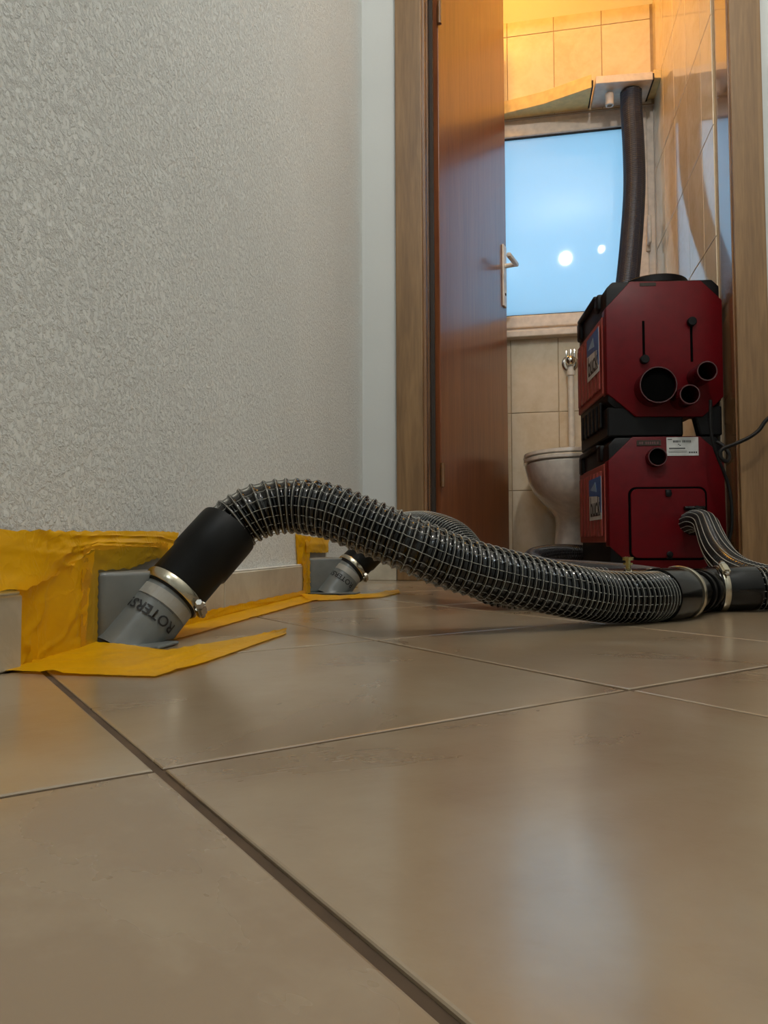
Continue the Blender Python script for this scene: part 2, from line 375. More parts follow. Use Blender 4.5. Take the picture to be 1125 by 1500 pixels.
for zi, (za, zb) in enumerate(rows):
    for k in range(-2, 4):
        xa, xb = max(TXL, x0+k*tw), min(TXR, x0+(k+1)*tw)
        if xb-xa < .02: continue
        a_, b_ = za, zb
        if zi == 5: a_ = WZ1
        if zi in (3, 4): continue
        q = [(xa+g, a_+g), (xb-g, a_+g), (xb-g, b_-g), (xa+g, b_-g)]
        plate(q, lambda x, z, h: Vector((x, TY-.003-h, z)), .005, .0018, 'tile', 'wall_tile_glaze', ww)
    for k in range(5):
        ya, yb = max(2.255, TY-.008-(k+1)*tw), TY-.008-k*tw
        if yb-ya < .02: continue
        dx = random.uniform(-.0005, .0005)
        q = [(ya+g, za+g), (yb-g, za+g), (yb-g, zb-g), (ya+g, zb-g)]
        plate(q, lambda y, z, h: Vector((TXR+.002-h+dx, y, z)), .005, .0018, 'tile', 'wall_tile_glaze', wr)

# window: frame, sash, pane, sill, handle
win = bpy.data.objects.new('window_1', None); C.objects.link(win); struct(win, 'frosted toilet window glowing pale blue')
def rect_frame(name, x0, x1, z0, z1, wl, y0, y1, mat, parent, bev=.003):
    bm = bmesh.new(); l, r, b, t = wl
    for lo, hi in (((x0, y0, z0), (x0+l, y1, z1)), ((x1-r, y0, z0), (x1, y1, z1)), ((x0+l, y0, z0), (x1-r, y1, z0+b)), ((x0+l, y0, z1-t), (x1-r, y1, z1))): box(bm, lo, hi, bev)
    return obj(name, bm, mat, parent)
rect_frame('window_frame', WXL, WXR, WZ0, WZ1, (.035, .035, .035, .035), TY+.01, TY+.07, 'upvc_white', win)
rect_frame('sash', WXL+.028, WXR-.028, WZ0+.028, WZ1-.025, (.055, .055, .055, .055), TY-.002, TY+.06, 'upvc_white', win, .006)
rect_frame('gasket', WXL+.082, WXR-.082, WZ0+.082, WZ1-.079, (.005, .005, .005, .005), TY+.008, TY+.03, 'gasket_black', win, 0)
obj('pane', B((WXL+.075, TY+.018, WZ0+.075), (WXR-.075, TY+.022, WZ1-.075)), 'frosted_glass', win)
obj('sill', B((TXL, TY-.055, .985), (TXR, TY+.02, 1.012), .004), 'upvc_white', win)
hb = bmesh.new(); box(hb, (.514, TY-.012, 1.33), (.532, TY+.002, 1.39), .004); lathe(hb, (.523, TY-.01, 1.36), (0, -1, 0), [(0, .008), (.028, .008)], 14)
box(hb, (.515, TY-.048, 1.352), (.531, TY-.032, 1.47), .005); obj('window_handle', hb, 'upvc_white', win, True)

# doorway casing and lining
def casing(name, x0, x1, zt, lbl=None):
    bm = bmesh.new(); box(bm, (x0, DY0-.016, 0), (x1, DY0, zt), .003); return struct(obj(name, bm, 'oak_casing'), lbl)
casing('trim_1', DXL-.075, DXL+.004, DH+.07, 'oak door casing on the left of the doorway')
casing('trim_2', DXR-.008, DXR+.072, DH+.07, 'oak door casing on the right of the doorway')
struct(obj('trim_3', B((DXL-.075, DY0-.016, DH), (DXR+.072, DY0, DH+.075), .003), 'oak_casing'))
bm = bmesh.new(); box(bm, (DXL-.01, DY0, 0), (DXL+.012, DY1+.005, DH), .002); box(bm, (DXL-.01, DY0+.055, 0), (DXL+.0135, DY0+.085, DH), .0005, 1)
struct(obj('trim_4', bm, 'oak_lining'), 'left door lining with rebate')
bm = bmesh.new(); box(bm, (DXR-.012, DY0, 0), (DXR+.01, DY1+.002, DH), .002)
struct(obj('trim_5', bm, 'oak_lining'), 'right door lining reflecting the window')
struct(obj('trim_6', B((DXL-.01, DY0, DH-.02), (DXR+.01, DY1+.002, DH), .002), 'red_brown_veneer'))
struct(obj('trim_7', B((DXL+.013, DY0+.10, 0), (DXL+.024, DY0+.122, DH-.02)), 'gasket_black'), 'dark door seal')

# door leaf, open into the toilet room
hx, hy = -.252, 2.262; ex, ey = -.062, 2.98; dl = math.hypot(ex-hx, ey-hy); da = math.atan2(ey-hy, ex-hx)
dr = bpy.data.objects.new('door_1', None); C.objects.link(dr); dr.location = (hx, hy, 0); dr.rotation_euler = (0, 0, da); struct(dr, 'glossy red-brown veneered door standing open into the toilet')
obj('leaf', B((0, .0, .012), (dl, .038, DH-.012), .002), 'red_brown_veneer', dr)
hp = obj('handle_plate', B((dl-.062, -.008, 1.05), (dl-.022, .0, 1.30), .003), 'paint_white', dr)
hb = bmesh.new(); lathe(hb, (dl-.042, -.006, 1.215), (0, -1, 0), [(0, .009), (.05, .009)], 16); box(hb, (dl-.155, -.062, 1.206), (dl-.032, -.044, 1.224), .006); obj('lever', hb, 'paint_white', dr, True)
hb = bmesh.new(); lathe(hb, (dl-.042, -.0075, 1.10), (0, -1, 0), [(0, .006), (.002, .006)], 12); obj('keyhole', hb, 'black_void', dr)
for z in (.28, 1.75):
    hb = bmesh.new(); lathe(hb, (-.006, -.007, z), (0, 0, 1), [(0, .0), (.001, .007), (.075, .007), (.076, 0)], 14); obj('hinge', hb, 'oak_lining', dr, True)

# skirting tiles (run along the left wall, interrupted where the drying ports are)
SKH = .062
def skirting(name, runs, lbl):
    r = bpy.data.objects.new(name, None); C.objects.link(r); struct(r, lbl)
    for y0, y1 in runs:
        bm = bmesh.new(); prism(bm, [(WX(y0), y0, .0), (WX(y0)+.0095, y0, .0), (WX(y1)+.0095, y1, 0), (WX(y1), y1, 0)], (0, 0, SKH), .0015, 1); obj('tile', bm, 'skirting_stoneware', r)
    bm = bmesh.new()
    for y0, y1 in runs: prism(bm, [(WX(y0), y0, SKH), (WX(y0)+.007, y0, SKH), (WX(y1)+.007, y1, SKH), (WX(y1), y1, SKH)], (0, 0, .003), .001, 1)
    obj('grout', bm, 'paint_white', r)
skirting('baseboard_left', [(-.43, -.105), (-.10, .225), (.23, .555), (.70+.16, 1.008), (1.012, 1.43), (1.74, 2.10)], 'beige stoneware skirting tiles on the rough wall')
bb = bpy.data.objects.new('baseboard_back', None); C.objects.link(bb); struct(bb, 'beige skirting tile beside the left door casing')
obj('tile', B((WX(2.1)+.011, DY0-.0095, 0), (DXL-.077, DY0-.0003, SKH-.004), .0015, 1), 'skirting_stoneware', bb)
obj('tile', B((DXR+.074, DY0-.0095, 0), (1.0, DY0-.0003, SKH-.004), .0015, 1), 'skirting_stoneware', bb)

# light switches beside the right casing
sw = thing('light_switch', 'grey double light switch beside the right door casing', 'light switch', (.668, DY0, 1.2))
for z in (.0, .108):
    f_ = obj('switch_frame', B((.0, -.010, z), (.09, .0, z+.1), .003), 'switch_grey', sw)
    obj('rocker', B((.012, -.014, z+.012), (.078, -.009, z+.088), .003), 'switch_grey', sw)

# roller-shutter cover board over the window, partly pulled down where the hose passes
lg = thing('shelf_board', 'white cover board over the window, loose and sagging towards the left', 'board', (0, TY-.008, 1.97))
bm = bmesh.new()
prism(bm, [(-.33, -.001, -.01), (-.33, -.045, -.012), (-.07, -.05, -.010), (.10, -.10, -.016), (.286, -.19, -.024), (.286, -.001, -.001)], (0, 0, .056), .002, 1)
obj('fascia', bm, 'board_white', lg)
bm = bmesh.new(); prism(bm, [(.300, -.001, .0), (.300, -.215, -.026), (.520, -.20, -.026), (.520, -.001, .0)], (0, 0, .032), .002, 1); obj('hatch', bm, 'upvc_white', lg)
bm = bmesh.new(); prism(bm, [(.528, -.001, .012), (.528, -.17, -.002), (.558, -.165, -.002), (.558, -.001, .012)], (0, 0, .035), .002, 1); obj('end_piece', bm, 'board_white', lg)
for x_ in (.287, .521):
    bm = bmesh.new(); prism(bm, [(x_, -.002, .003), (x_, -.19, -.020), (x_+.006, -.19, -.020), (x_+.006, -.002, .003)], (0, 0, .026)); obj('seal', bm, 'gasket_black', lg)
st = thing('shutter_stop', 'small white cylindrical stop under the cover board', 'stop', (.36, 3.05, 1.945))
obj('sleeve', L((0, 0, -.005), (0, 0, -1), [(0, .017), (.048, .017), (.05, .015), (.05, .011), (.01, .011)], 24), 'upvc_white', st, True)

# ---------------------------------------------------------------- toilet
to = thing('toilet', 'white ceramic toilet under the window, half hidden by the red dryers', 'toilet', (.178, 0, 0))
def loft(rings, name, mat, parent, cap=True, smooth=True):
    bm = bmesh.new(); R_ = [[bm.verts.new(p) for p in r] for r in rings]; f = []
    for A_, B_ in zip(R_, R_[1:]):
        n = len(A_)
        for i in range(n): f.append(bm.faces.new((A_[i], A_[(i+1) % n], B_[(i+1) % n], B_[i])))
    if cap: f.append(bm.faces.new(R_[0][::-1])); f.append(bm.faces.new(R_[-1]))
    bmesh.ops.recalc_face_normals(bm, faces=f); return obj(name, bm, mat, parent, smooth, 40)
def oval(cy, w_, ly, z, n=40, sq=2.3):
    r = []
    for k in range(n):
        a = 2*math.pi*k/n; c_, s_ = math.cos(a), math.sin(a)
        r.append((w_*abs(c_)**(2/sq)*(1 if c_ > 0 else -1), cy+ly*abs(s_)**(2/sq)*(1 if s_ > 0 else -1), z))
    return r
loft([oval(3.0, .085, .14, 0), oval(3.0, .082, .135, .03), oval(3.0, .066, .125, .10), oval(2.99, .058, .13, .17), oval(2.975, .062, .15, .21), oval(2.955, .082, .18, .238), oval(2.94, .112, .205, .265), oval(2.925, .142, .228, .30), oval(2.915, .163, .243, .345), oval(2.91, .173, .25, .385), oval(2.91, .176, .252, .402), oval(2.91, .17, .246, .408)], 'bowl', 'ceramic_white', to)
loft([oval(2.91, .176, .252, .411), oval(2.91, .181, .257, .414), oval(2.91, .181, .257, .424), oval(2.91, .176, .252, .428)], 'seat', 'ceramic_white', to)
loft([oval(2.915, .178, .254, .431), oval(2.915, .182, .258, .434), oval(2.915, .18, .256, .445), oval(2.915, .15, .22, .452)], 'lid', 'ceramic_white', to)
fv = thing('flush_valve', 'round chrome flush valve with pipe on the tiled wall', 'flush valve', (.196, TY-.009, .87))
obj('rosette', L((0, 0, 0), (0, -1, 0), [(0, .034), (.006, .034), (.010, .028), (.010, .016)], 32), 'chrome', fv, True)
bm = L((0, -.008, 0), (0, -1, 0), [(0, .016), (.03, .016), (.035, .021), (.050, .021), (.058, .017), (.063, .010), (.065, 0)], 24); obj('valve_body', bm, 'chrome', fv, True)
bm = bmesh.new(); box(bm, (-.021, -.055, .0), (-.013, -.035, .045), .002); box(bm, (.012, -.055, .0), (.02, -.035, .05), .002); box(bm, (-.004, -.062, -.002), (.006, -.05, .047), .002); obj('lever', bm, 'chrome', fv, True)
obj('flush_pipe', L((0, -.04, -.01), (0, 0, -1), [(0, .013), (.03, .013), (.03, .017), (.05, .017), (.05, .0125), (.40, .0125)], 20), 'paint_white', fv, True)

# ---------------------------------------------------------------- dryers (two stacked machines)
MA = (.229, 2.15); MR = math.radians(7); MW, MD = .328, .395
def dryer_core(name, label, z0, red, zs, side, low):
    r = thing(name, label, 'dehumidifier', (MA[0], MA[1], z0), MR, 'red stacked drying machines')
    za, zb = zs
    bm = bmesh.new(); c = .020
    prism(bm, [(.006, .005, za+.002+c), (.006+c, .005, za+.002), (MW-.006-c, .005, za+.002), (MW-.006, .005, za+c+.002), (MW-.006, .005, zb-c), (MW-.006-c, .005, zb), (.006+c, .005, zb), (.006, .005, zb-c)], (0, MD-.01, 0), .006, 2)
    obj('black_frame', bm, 'black_shell', r, True)
    bm = bmesh.new(); prism(bm, [(u, 0, z-z0) for u, z in red], (0, .05, 0), .003, 2); obj('front_cover', bm, 'red_shell', r, True)
    bm = bmesh.new(); prism(bm, [(.001, .04, side[0]), (.001, MD, side[0]), (.001, MD, side[1]), (.001, .04, side[1])], (MW-.002, 0, 0), .003, 1); obj('side_panel', bm, 'red_slats', r)
    nsl = 7
    for k in range(nsl):
        y = .055+k*(MD-.07)/nsl; bm = bmesh.new()
        prism(bm, [(.0, y, side[0]+.018), (.0, y+.031, side[0]+.018), (.0, y+.031, side[1]-.02), (.0, y, side[1]-.02)], (-.006, 0, 0), .002, 1); obj('slat', bm, 'red_slats', r)
    return r
ured = [(.074, .85), (.270, .847), (.327, .79), (.325, .515), (.268, .460), (.084, .462), (.004, .530), (.004, .775)]
up_ = dryer_core('drying_machine', 'upper red drying machine with three open pipe stubs, on top of the other', .41, ured, (.075, .442), (.125, .352), False)
lred = [(.072, .405), (.258, .405), (.322, .345), (.325, .092), (.262, .034), (.070, .034), (.004, .098), (.004, .338)]
lo_ = dryer_core('drying_machine', 'lower red drying machine with bolted front door, standing on the floor', 0, lred, (.0, .405), (.108, .335), True)
for (u0_, u1_, v0_, v1_) in ((.006, .215, .008, MD-.012), (.262, MW-.006, .008, .045), (.262, MW-.006, MD-.06, MD-.012)):
    bm = bmesh.new(); t_ = .02 if u0_ > .2 else .0
    prism(bm, [(u0_, v0_, -.003), (u1_, v0_, -.003), (u1_, v0_, .082), (u0_-t_, v0_, .082)], (0, v1_-v0_, 0), .004, 1); obj('foot', bm, 'black_shell', up_)
for k in range(6): obj('vent_slat', B((-.004, .06+k*.05, .03), (.004, .085+k*.05, .105), .003), 'black_shell', up_)
def tubeport(root, u, z, R, ln, outer, plug=.02):
    p = (u, 0.004, z); rr = R-.004
    o = obj('pipe_stub', L(p, (0, -1, 0), [(0, R), (ln-.002, R), (ln, R-.001), (ln, rr), (plug, rr)], 36), outer, root, True)
    obj('opening', L((u, .004-plug-.001, z), (0, -1, 0), [(0, rr), (.001, rr), (.001, 0)], 28), 'black_void', o)
def ptz(u, z, z0): return u, z-z0
tubeport(up_, .130, .130, .0515, .06, 'red_dark', .045)
tubeport(up_, .252, .160, .028, .085, 'red_dark', .02)
tubeport(up_, .205, .097, .028, .085, 'red_dark', .02)
for u, za, zb, kz in ((.108, .205, .325, .213), (.240, .205, .325, .318)):
    s_ = obj('slot', B((u-.0035, -.0015, za), (u+.0035, .01, zb), .001, 1), 'black_void', up_)
    obj('slider_knob', L((u, 0, kz), (0, -1, 0), [(0, .0125), (.012, .0125), (.014, .011), (.014, 0)], 24), 'black_shell', up_, True)
obj('badge', B((.10, -.001, .425), (.145, .006, .434)), 'gasket_black', up_)
# carrying handles at the side tops
for r, z in ((up_, .442), (lo_, .405)):
    bm = bmesh.new(); box(bm, (-.004, .07, z-.060), (.03, .115, z-.012), .008); box(bm, (-.004, .33, z-.075), (.03, .38, z-.012), .008); box(bm, (-.008, .10, z-.024), (.018, .35, z-.008), .006)
    obj('carry_handle', bm, 'black_shell', r, True)
    bm = bmesh.new(); box(bm, (MW-.02, .07, z-.05), (MW+.002, .38, z-.02), .006); obj('carry_handle', bm, 'black_shell', r, True)
bm = L((.19, .17, .438), (0, 0, 1), [(0, .088), (.02, .088), (.028, .097), (.047, .097), (.050, .094), (.050, .07), (.02, .07)], 48); obj('top_collar', bm, 'black_shell', up_, True)
# lower machine front
tubeport(lo_, .133, .345, .027, .03, 'red_dark', .012)
bm = bmesh.new(); R_ = .022; u0_, u1_, z0_, z1_ = .057, .272, .058, .263
def rrect(u0, u1, z0, z1, r, y, n=6):
    p = []
    for cx, cz, a0 in ((u1-r, z1-r, 0), (u0+r, z1-r, 90), (u0+r, z0+r, 180), (u1-r, z0+r, 270)):
        for k in range(n+1): a = math.radians(a0+90*k/n); p.append((cx+r*math.cos(a), y, cz+r*math.sin(a)))
    return p
obj('door_seal', prism(bmesh.new(), rrect(u0_, u1_, z0_, z1_, .022, .001), (0, -.0025, 0)), 'black_void', lo_)
dd = obj('service_door', prism(bmesh.new(), rrect(u0_+.006, u1_-.006, z0_+.006, z1_-.006, .018, .001), (0, -.008, 0), .0015, 1), 'red_shell', lo_)
for z in (.243, .074):
    s_ = 1 if z > .1 else -1
    bm = L((.165, -.006, z), (0, -1, 0), [(0, .0085), (.008, .0085), (.009, .007), (.009, 0)], 20); box(bm, (.157, -.012, z+s_*.004-.004), (.173, -.004, z+s_*.012), .002); obj('latch', bm, 'black_shell', dd, True)
bd = obj('badge', B((.083, -.002, .379), (.150, .006, .395), .001, 1), 'gasket_black', lo_)
bm = bmesh.new()
for k, (a_, b_) in enumerate(((.090, .094), (.096, .100), (.107, .111), (.113, .117), (.119, .123), (.125, .129), (.131, .135), (.138, .143))): box(bm, (a_, -.0026, .3835), (b_, -.0018, .3905))
obj('lettering', bm, 'plate_grey_text', bd)
stk = obj('type_label', B((.165, -.0016, .350), (.252, .002, .402)), 'sticker_white', lo_)
bm = bmesh.new(); y_ = -.0022
for k in range(14):
    if k == 6: continue
    wd = random.uniform(.0012, .0026); box(bm, (.183+k*.0036, y_, .387), (.183+k*.0036+wd, -.0015, .393))
for k in range(12): box(bm, (.172+k*.0037, y_, .3685), (.1747+k*.0037, -.0015, .3725))
for u, z in ((.168, .395), (.196, .381), (.2, .378), (.232, .357), (.238, .357), (.244, .357), (.226, .357)): box(bm, (u, y_, z), (u+.004+(.008 if z == .395 else 0), -.0015, z+.002+(.002 if z == .357 else 0)))
for z in (.363, .3595): box(bm, (.17, y_, z), (.22, -.0015, z+.0007))
obj('print', bm, 'print_black', stk)
def side_sticker(root, y0, y1, z0, z1):
    """print faces the left side; reads from back (left) to front (right)"""
    s = obj('sticker', B((-.0075, y0, z0), (-.0062, y1, z1)), 'sticker_white', root)
    h = z1-z0; X = -.0078
    bm = prism(bmesh.new(), [(X, y0, z0+h*.48), (X, y0, z1), (X, y1, z1), (X, y1, z0+h*.60), ((X), y0+(y1-y0)*.3, z0+h*.55)], (.0006, 0, 0)); obj('blue_field', bm, 'sticker_blue', s)
    bm = prism(bmesh.new(), [(X-.0003, y0+(y1-y0)*.35, z0+h*.66), (X-.0003, y0+(y1-y0)*.9, z0+h*.74), (X-.0003, y0+(y1-y0)*.45, z0+h*.90)], (.0006, 0, 0)); obj('pale_peak', bm, 'sticker_sky', s)
    bm = prism(bmesh.new(), [(X, y0, z0+h*.15), (X, y0+(y1-y0)*.08, z0+h*.15), (X, y0+(y1-y0)*.16, z0+h*.5), (X, y0, z0+h*.5)], (.0005, 0, 0)); obj('blue_edge', bm, 'sticker_blue', s)
    cy = (y0+y1)/2; text_mesh('buck', (y1-y0)*.42, lambda x, y: Vector((X-.0006, cy-x, z0+h*.30+y*1.25)), 'print_black', 'lettering', s, bold=.001)
    obj('fine_print', B((X-.0002, y0+.02, z0+h*.09), (X+.0004, y1-.02, z0+h*.12)), 'plate_grey_text', s)
side_sticker(lo_, .045, .205, .175, .300)
side_sticker(up_, .045, .205, .195, .325)
# outlet of the lower machine with its flap handle
bm = bmesh.new(); box(bm, (.205, -.022, .196), (.262, -.004, .208), .004); lathe(bm, (.236, -.02, .203), (0, -1, 0), [(0, .006), (.008, .006), (.008, 0)], 16); obj('outlet_catch', bm, 'rubber_gloss', lo_, True)
bm = L((.232, 0, .160), (0, -1, 0), [(0, .034), (.075, .034), (.078, .032), (.078, .026), (.02, .026)], 36); obj('outlet', bm, 'rubber_gloss', lo_, True)

# ---------------------------------------------------------------- drying port elbows at the skirting
def elbow(label, origin, out, ax=(.377, .57, .728), zt=.073):
    """grey adapter: flange on the wall, box that turns into a slanting pipe. local frame: wall plane x=0"""
    r = thing('drying_port', label, 'wall adapter', origin, 0, 'grey drying ports in the skirting gap')
    obj('flange', B((.0005, -.097, .004), (.004, .075, .104), .002), 'plate_grey', r)
    d = Vector(ax).normalized(); e1 = (Vector((0, 1, 0))-d*d.y).normalized(); e2 = d.cross(e1); e2 = e2 if e2.z > 0 else -e2
    c1 = Vector((.036+out, -.012, .034)); n = 48; xo = .046+out
    bm = bmesh.new(); prism(bm, [(.003, -.067, .003), (.012, -.067, .003), (xo-.012, -.022, .003), (xo-.006, -.006, .003), (xo-.006, .028, .003), (.028, .056, .003), (.003, .056, .003)], (0, 0, zt), .005, 3)
    obj('adapter_body', bm, 'elbow_grey', r, True, 30)
    low = []
    for q_ in (-.062, -.05, -.04, -.03, -.015, 0, .03):
        ring = []
        for k in range(n):
            p_ = c1+d*q_+(e1*math.cos(2*math.pi*k/n)+e2*math.sin(2*math.pi*k/n))*.0323; ring.append(Vector((max(.005, p_.x), p_.y, max(.003, p_.z))))
        low.append(ring)
    loft(low, 'slanting_pipe', 'elbow_grey', r)
    obj('foot_plate', B((.006, -.0735, .001), (.068+out*1.2, -.03, .004), .001, 1), 'elbow_grey', r)
    return r, c1, d, e1, e2
def around(c1, d, view, R, sgn=1):
    """map lettering onto the pipe: x runs round the pipe, y along it (tops away from the rim)"""
    v = (view-d*view.dot(d)).normalized(); wv = d.cross(v)
    return lambda x, y, s0: c1+d*(s0-y)+(v*math.cos(x/R)+wv*math.sin(x/R)*sgn)*R
def clampring(root, c, d, R, name='hose_clamp', w_=.010, screw=None):
    """steel band with slots and a worm screw"""
    x, y, d = frame_of(d); c = Vector(c)
    b = obj(name, L(c-d*w_/2, d, [(0, R), (0, R+.0012), (.001, R+.0018), (w_-.001, R+.0018), (w_, R+.0012), (w_, R)], 56, True), 'steel_band', root, True)
    if screw is not None:
        s = (Vector(screw)-d*Vector(screw).dot(d)).normalized(); t = d.cross(s); p = c+s*(R+.005)
        bm = bmesh.new(); mt = Matrix((( t.x, d.x, s.x, p.x), (t.y, d.y, s.y, p.y), (t.z, d.z, s.z, p.z), (0, 0, 0, 1)))
        g = bmesh.ops.create_cube(bm, size=1, matrix=mt @ Matrix.Diagonal((.020, .012, .009, 1))); bmesh.ops.bevel(bm, geom=list(bm.edges), offset=.0025, segments=2, affect='EDGES')
        h = obj('screw_housing', bm, 'steel_band', b, True)
        bm = L(p-t*.016, t, [(0, 0), (0, .0035), (.005, .0052), (.008, .0052), (.008, .003), (.03, .003), (.031, 0)], 6); obj('worm_screw', bm, 'chrome', b)
    return b

# port 1 (foreground)
O1 = Vector((WX(.745), .745, 0))
p1, c1, d1, e1, e2 = elbow('large grey drying port in the foreground, printed ROTERS, ringed by yellow tape', O1, .008)
camv = Vector((0, 0, CAMH))
def lettering(root, O, c1, d1):
    view = (camv-(O+c1)).normalized(); fn = around(c1, d1, view, .0336)
    # label field on the pipe
    bm = bmesh.new(); fn3 = around(c1, d1, view, .0331); gr = [[bm.verts.new(fn3(-.040+.082*i/20, 0, s0)) for i in range(21)] for s0 in (-.0005, .0125)]
    for i in range(20): bm.faces.new((gr[0][i], gr[0][i+1], gr[1][i+1], gr[1][i]))
    bmesh.ops.recalc_face_normals(bm, faces=bm.faces[:]); lb = obj('label', bm, 'label_grey', root)
    x_off = -.003
    text_mesh('ROTERS!', .0155, lambda x, y: fn(-(x*1.03)*SG+x_off, y, -.014), 'print_black', 'lettering', root, bold=.0002)
    text_mesh('............ ..........', .007, lambda x, y: fn(-x*SG+x_off, y+.003, -.001), 'print_black', 'small_print', root)
SG = 1
lettering(p1, O1, c1, d1)

# hose 1
H1 = [(-.352, .792, .098), (-.340, .803, .118), (-.325, .812, .132), (-.301, .82, .1445), (-.267, .83, .149), (-.226, .83, .143), (-.185, .83, .127), (-.13, .835, .103), (-.093, .85, .086), (-.055, .87, .073), (-.008, .9, .060), (.041, .93, .048), (.094, .98, .0365), (.14, 1.01, .0335), (.180, 1.050, .0335)]
A1 = O1+c1
h1 = thing('exhaust_hose', 'thick black spiral hose arching over the floor in the foreground', 'hose', (0, 0, 0))
hose(h1, H1, R=.0325, pitch=.0108, pitch_end=.0062)
cuff_d = (Vector(H1[1])-(A1+d1*.02)).normalized(); cs = A1+d1*.016; cl = (Vector(H1[1])-cs).length
obj('cuff', L(cs, cuff_d, [(0, .0325), (.0, .0335), (.002, .0342), (.052, .0342), (.055, .0362), (cl-.002, .0364), (cl+.004, .0360), (cl+.004, .033), (cl-.02, .033)], 56), 'rubber_black', h1, True)
view1 = (camv-cs).normalized()
clampring(h1, cs+cuff_d*.008, cuff_d, .0342, 'hose_clamp', .012, screw=(.6, -.35, -.72))
ed = (Vector(H1[-1])-Vector(H1[-2])).normalized()
e0 = Vector(H1[-1])-ed*.012; e1_ = Vector((.219, 1.11, .0335)); dd1 = (e1_-e0).normalized(); ll = (e1_-e0).length
obj('cuff', L(e0, dd1, [(0, .0325), (0, .0362), (.004, .0368), (ll-.004, .0368), (ll, .036), (ll, .030)], 56), 'rubber_gloss', h1, True)
clampring(h1, e1_-dd1*.012, dd1, .0368, 'hose_clamp', .009)

# y connector joining the hoses
yc = thing('y_connector', 'glossy black y connector joining the hoses on the floor', 'connector', (0, 0, 0))
j0, j1, j2 = Vector((.222, 1.118, .033)), Vector((.252, 1.172, .0325)), Vector((.283, 1.212, .0335))
pth, _ = spline([j0-dd1*.01, j1, j2], .004); V, Fc = tube_np(pth, .0285, 40); np_obj('pipe', V, Fc, 'rubber_gloss', yc)
V, Fc = tube_np(spline([(.185, 1.235, .031), (.225, 1.232, .031), (.268, 1.215, .0325)], .004)[0], .028, 36); np_obj('pipe', V, Fc, 'rubber_gloss', yc)
for c_ in (j1-Vector((.004, .008, 0)), j1+Vector((.008, .012, 0))):
    dv = (j2-j1).normalized(); obj('ridge', L(c_-dv*.003, dv, [(0, .0275), (0, .031), (.006, .031), (.006, .0275)], 44, True), 'rubber_black', yc, True)
dv = Vector((1, .16, .0)).normalized(); obj('collar', L(j2-dv*.016, dv, [(0, .0275), (0, .032), (.012, .033), (.016, .033), (.016, .0275)], 44, True), 'rubber_gloss', yc, True)

# hose continuing to the right, out of frame
h4 = thing('exhaust_hose', 'black spiral hose with cuff leaving the frame at the right edge', 'hose', (0, 0, 0))
c0_, c1_ = Vector((.284, 1.213, .0335)), Vector((.352, 1.224, .0345)); dv = (c1_-c0_).normalized()
obj('cuff', L(c0_, dv, [(0, .0275), (0, .0338), (.002, .0343), (.060, .0338), (.062, .033), (.062, .0275)], 56), 'rubber_gloss', h4, True)
clampring(h4, c0_+dv*.008, dv, .0343, 'hose_clamp', .009, screw=(-.15, -.62, .78))
hose(h4, [c1_-dv*.016, (.38, 1.228, .0345), (.45, 1.235, .034), (.60, 1.2, .034), (.85, 1.05, .034), (1.05, .75, .034), (1.12, .30, .034)], R=.0325, pitch=.0075)

# port 2 and its hose, further along the wall
O2 = Vector((WX(1.562), 1.562, 0))
p2, c2, d2, _, _ = elbow('small grey drying port further along the wall, behind the arching hose', O2, .034, (.47, .46, .75))
lettering(p2, O2, c2, d2)
h2 = thing('exhaust_hose', 'second black spiral hose running behind the arching one', 'hose', (0, 0, 0))
A2 = O2+c2; cs2 = A2+d2*.016
H2 = [(-.332, 1.600, .098), (-.312, 1.602, .118), (-.275, 1.56, .134), (-.230, 1.47, .137), (-.173, 1.36, .131), (-.124, 1.30, .112), (-.092, 1.245, .078), (-.068, 1.205, .048), (-.035, 1.19, .0345), (.03, 1.20, .0335), (.084, 1.222, .033), (.13, 1.23, .032)]
cd2 = (Vector(H2[0])-cs2).normalized(); cl2 = (Vector(H2[0])-cs2).length
obj('cuff', L(cs2, cd2, [(0, .0325), (0, .0335), (.002, .0342), (.04, .0342), (.043, .0362), (cl2+.006, .0362), (cl2+.006, .033)], 44), 'rubber_black', h2, True)
clampring(h2, cs2+cd2*.011, cd2, .0342, 'hose_clamp', .010, screw=(.6, -.35, -.72))
hose(h2, H2, R=.0325, pitch=.0078, pitch_end=.0065)
obj('cuff', L((.118, 1.23, .032), (1, .0, 0), [(0, .0315), (0, .0318), (.07, .0318), (.072, .028)], 44), 'rubber_gloss', h2, True)
clampring(h2, (.160, 1.23, .032), (1, 0, 0), .0318, 'hose_clamp', .009)
bm = L((.160, 1.222, .064), (0, 0, 1), [(0, .004), (.006, .004), (.006, .0075), (.009, .0075), (.009, .004), (.013, .004), (.013, .0085), (.018, .0085), (.019, .004), (.019, 0)], 8)
obj('clamp_screw', bm, 'brass', h2)

